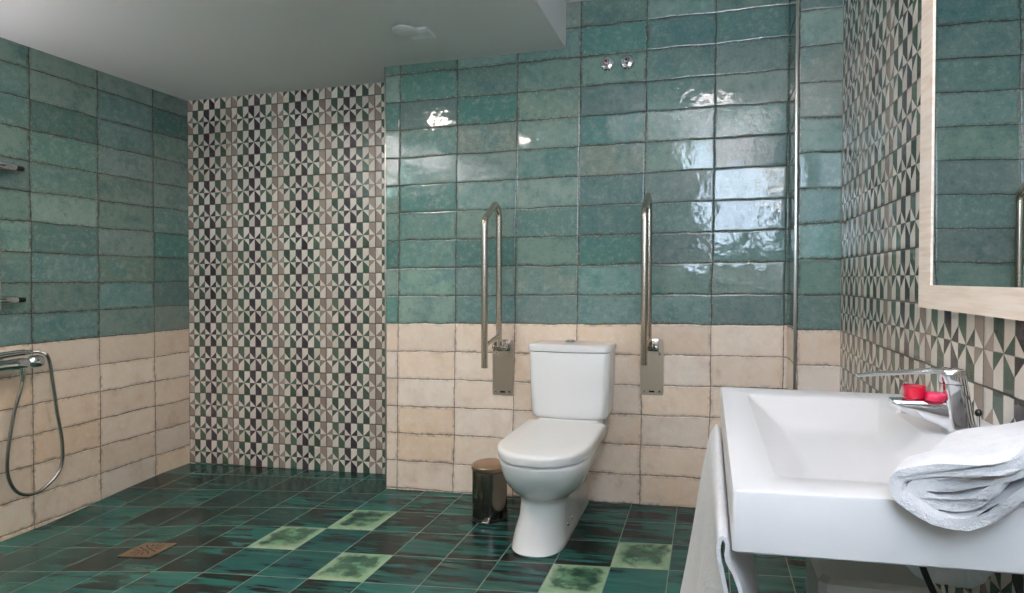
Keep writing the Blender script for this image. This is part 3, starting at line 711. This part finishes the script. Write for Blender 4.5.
# ------------------------------------------------------------------ towels
def sheet(name, sections, th, mat, parent, label, cat, disp=0.002, closed_ends=True):
    """thick cloth: list of centre-line polylines, one per slice, thickened to th and swept"""
    loops = []
    for pl in sections:
        P = [Vector(p) for p in pl]; n = len(P); up = []; dn = []
        ax = None
        for i, p in enumerate(P):
            T = (P[min(i+1, n-1)] - P[max(i-1, 0)]).normalized()
            N = T.cross(sections_axis).normalized()
            e = th/2
            if i in (0, n-1): e *= 0.55
            up.append(p + N*e); dn.append(p - N*e)
        loops.append(up + dn[::-1])
    m_ = MB(); m_.loft(loops)
    nv = []
    for v in m_.v:
        q_ = Vector(v); d_ = Vector((mnoise.noise(q_*38), mnoise.noise(q_*38 + Vector((9,1,4))), mnoise.noise(q_*38 + Vector((3,7,2)))))
        nv.append(q_ + d_*disp)
    m_.v = [tuple(v) for v in nv]
    o = m_.build(name, mat, parent, 70)
    return tag(o, label, cat)
sections_axis = Vector((0, 1, 0))
secs = []
for k in range(37):
    f = k/36; y = -1.480 - f*0.642
    w1 = 0.006*math.sin(f*9.0) + 0.004*math.sin(f*21 + 1); fl = (1 - f)**0.8; w1 *= 1 - f*f
    pl = [(1.702 - 0.148*fl + w1*1.4, y + 0.01, 0.24), (1.697 - 0.115*fl + w1*1.2, y, 0.36), (1.690 - 0.082*fl + w1, y, 0.50), (1.682 - 0.054*fl + w1*0.5, y, 0.62), (1.674 - 0.030*fl, y, 0.70), (1.6635 - 0.010*fl, y, 0.750), (1.6632, y, 0.772), (1.6686, y, 0.7800), (1.6740, y, 0.772), (1.6741, y, 0.764), (1.6745, y, 0.748), (1.690 + 0.008*fl - w1*0.3, y, 0.715), (1.712 + 0.025*fl - w1*0.6, y, 0.60), (1.726 + 0.05*fl - w1, y, 0.33)]
    secs.append([tuple(v) for v in smooth_path(pl, 3)])
sheet('hanging_towel', secs, 0.0056, M_terry, None, 'white bath towel hanging over the rail on the washbasin front', 'towel', 0.0005)

secs = []
for k in range(29):
    f = k/28; yc = -2.166 + f*0.255
    sc = 1.0 - 0.12*max(0.0, 1 - f*7)**2 - 0.06*max(0.0, f*5 - 4)
    zb_ = BZ1 + 0.0105
    base = [(0.310, 0.034), (0.240, 0.026), (0.165, 0.004), (0.095, 0.003), (0.022, 0.008), (0.004, 0.018), (0.010, 0.030), (0.055, 0.042), (0.12, 0.053), (0.18, 0.062), (0.235, 0.064), (0.254, 0.054), (0.235, 0.044), (0.17, 0.041), (0.09, 0.035), (0.045, 0.029), (0.034, 0.0225), (0.046, 0.0165), (0.10, 0.0175), (0.15, 0.0225), (0.19, 0.031)]
    pl = []; xs0 = 1.874 + 0.62*(yc + 2.166)
    for n_, (u_, z_) in enumerate(base):
        xx = xs0 + u_*(0.190 + 0.05*f)/0.31
        yy = yc + 0.60*max(0.0, u_ - 0.17)*0.62 + 0.45*max(0.0, 0.10 - u_)*0.62*(1 - f) + 0.005*math.sin(u_*40 + n_) + (0.010 if n_ > 10 else 0.0)
        puff = 0.004*math.sin(u_*26 + f*9)*(1 if 6 <= n_ <= 10 else 0)
        zz = zb_ + z_*(0.98 + 0.02*f)*sc + puff
        if yy < -2.128 + 0.05*(xx - BX0): 
            q_ = min(1.0, (-2.128 + 0.05*(xx - BX0) - yy)/0.035)
            zz -= 0.026*q_*max(0.0, 1 - z_/0.045)*(math.sin(min(1, max(0, (u_ + 0.01)/0.20))*PI)*0.85 + 0.15)
        else: zz = max(zz, zb_)
        pl.append((min(xx, 2.168), yy, zz))
    secs.append([tuple(v) for v in smooth_path(pl, 3)])
sheet('folded_towel', secs, 0.0150, M_terry, None, 'folded white hand towel lying over the near edge of the washbasin', 'towel', 0.0025)

# ------------------------------------------------------------------ mirror in oak frame
MX = XR - 0.001; my0, my1, mz0, mz1 = -2.42, -1.366, 1.066, 1.98; th_, fw_ = 0.047, 0.058
mi = thing('mirror', 'large wall mirror in a pale oak frame above the washbasin', 'mirror', (MX, (my0+my1)/2, mz0))
def rail4(pts_outer, pts_inner, name):
    # mitred rail: outer edge a-b, inner edge c-d in (y,z); front face slightly dished towards the glass
    (a, b), (c, d) = pts_outer, pts_inner
    xs_ = MX - th_
    vs = [(MX, *a), (MX, *b), (xs_, *b), (xs_, *a), (MX, *c), (MX, *d), (xs_ + 0.006, *d), (xs_ + 0.006, *c)]
    fs = [(0,1,2,3), (3,2,6,7), (7,6,5,4), (0,4,5,1), (0,3,7,4), (1,5,6,2)]
    MB().add(vs, fs).build(name, M_wood, mi, 0)
O = [(my1, mz0), (my0, mz0), (my0, mz1), (my1, mz1)]; I = [(my1-fw_, mz0+fw_*0.92), (my0+fw_, mz0+fw_*0.92), (my0+fw_, mz1-fw_), (my1-fw_, mz1-fw_)]
for k in range(4):
    rail4((O[k], O[(k+1) % 4]), (I[k], I[(k+1) % 4]), 'frame_rail')
MB().box((MX - 0.038, my0 + fw_*0.8, mz0 + fw_*0.7), (MX - 0.032, my1 - fw_*0.8, mz1 - fw_*0.8)).build('glass', M_mirror, mi, 0)

# ------------------------------------------------------------------ camera and world
cam = bpy.data.cameras.new('camera'); co = bpy.data.objects.new('camera', cam); COL.objects.link(co)
CAM = dict(p=(1.6467, -2.9529, 1.1328), yaw=-0.2238, pitch=-0.0153, roll=0.0024, f=595.1543, px=60.7121, py=-8.9207)
cy, sy = math.cos(CAM['yaw']), math.sin(CAM['yaw']); cp, sp = math.cos(CAM['pitch']), math.sin(CAM['pitch'])
F = Vector((sy*cp, cy*cp, sp)); R0 = Vector((cy, -sy, 0)); U0 = R0.cross(F)
cr, sr = math.cos(CAM['roll']), math.sin(CAM['roll'])
R_ = R0*cr + U0*sr; U_ = U0*cr - R0*sr
Mx = Matrix((R_, U_, -F)).transposed().to_4x4(); Mx.translation = Vector(CAM['p']); co.matrix_world = Mx
cam.sensor_width = 36.0; cam.sensor_fit = 'HORIZONTAL'; cam.lens = CAM['f']*36.0/1024.0
cam.shift_x = -CAM['px']/1024.0; cam.shift_y = CAM['py']/1024.0
cam.clip_start = 0.02; cam.clip_end = 50
scn.camera = co
w = bpy.data.worlds.new('world'); scn.world = w; w.use_nodes = True
bg = w.node_tree.nodes.get('Background') or w.node_tree.nodes.new('ShaderNodeBackground')
bg.inputs[0].default_value = (0.55, 0.65, 0.8, 1); bg.inputs[1].default_value = 0.3
scn.view_settings.view_transform = 'Standard'; scn.view_settings.look = 'None'
scn.view_settings.exposure = 0.50; scn.view_settings.gamma = 1.0; scn.view_settings.use_curve_mapping = False
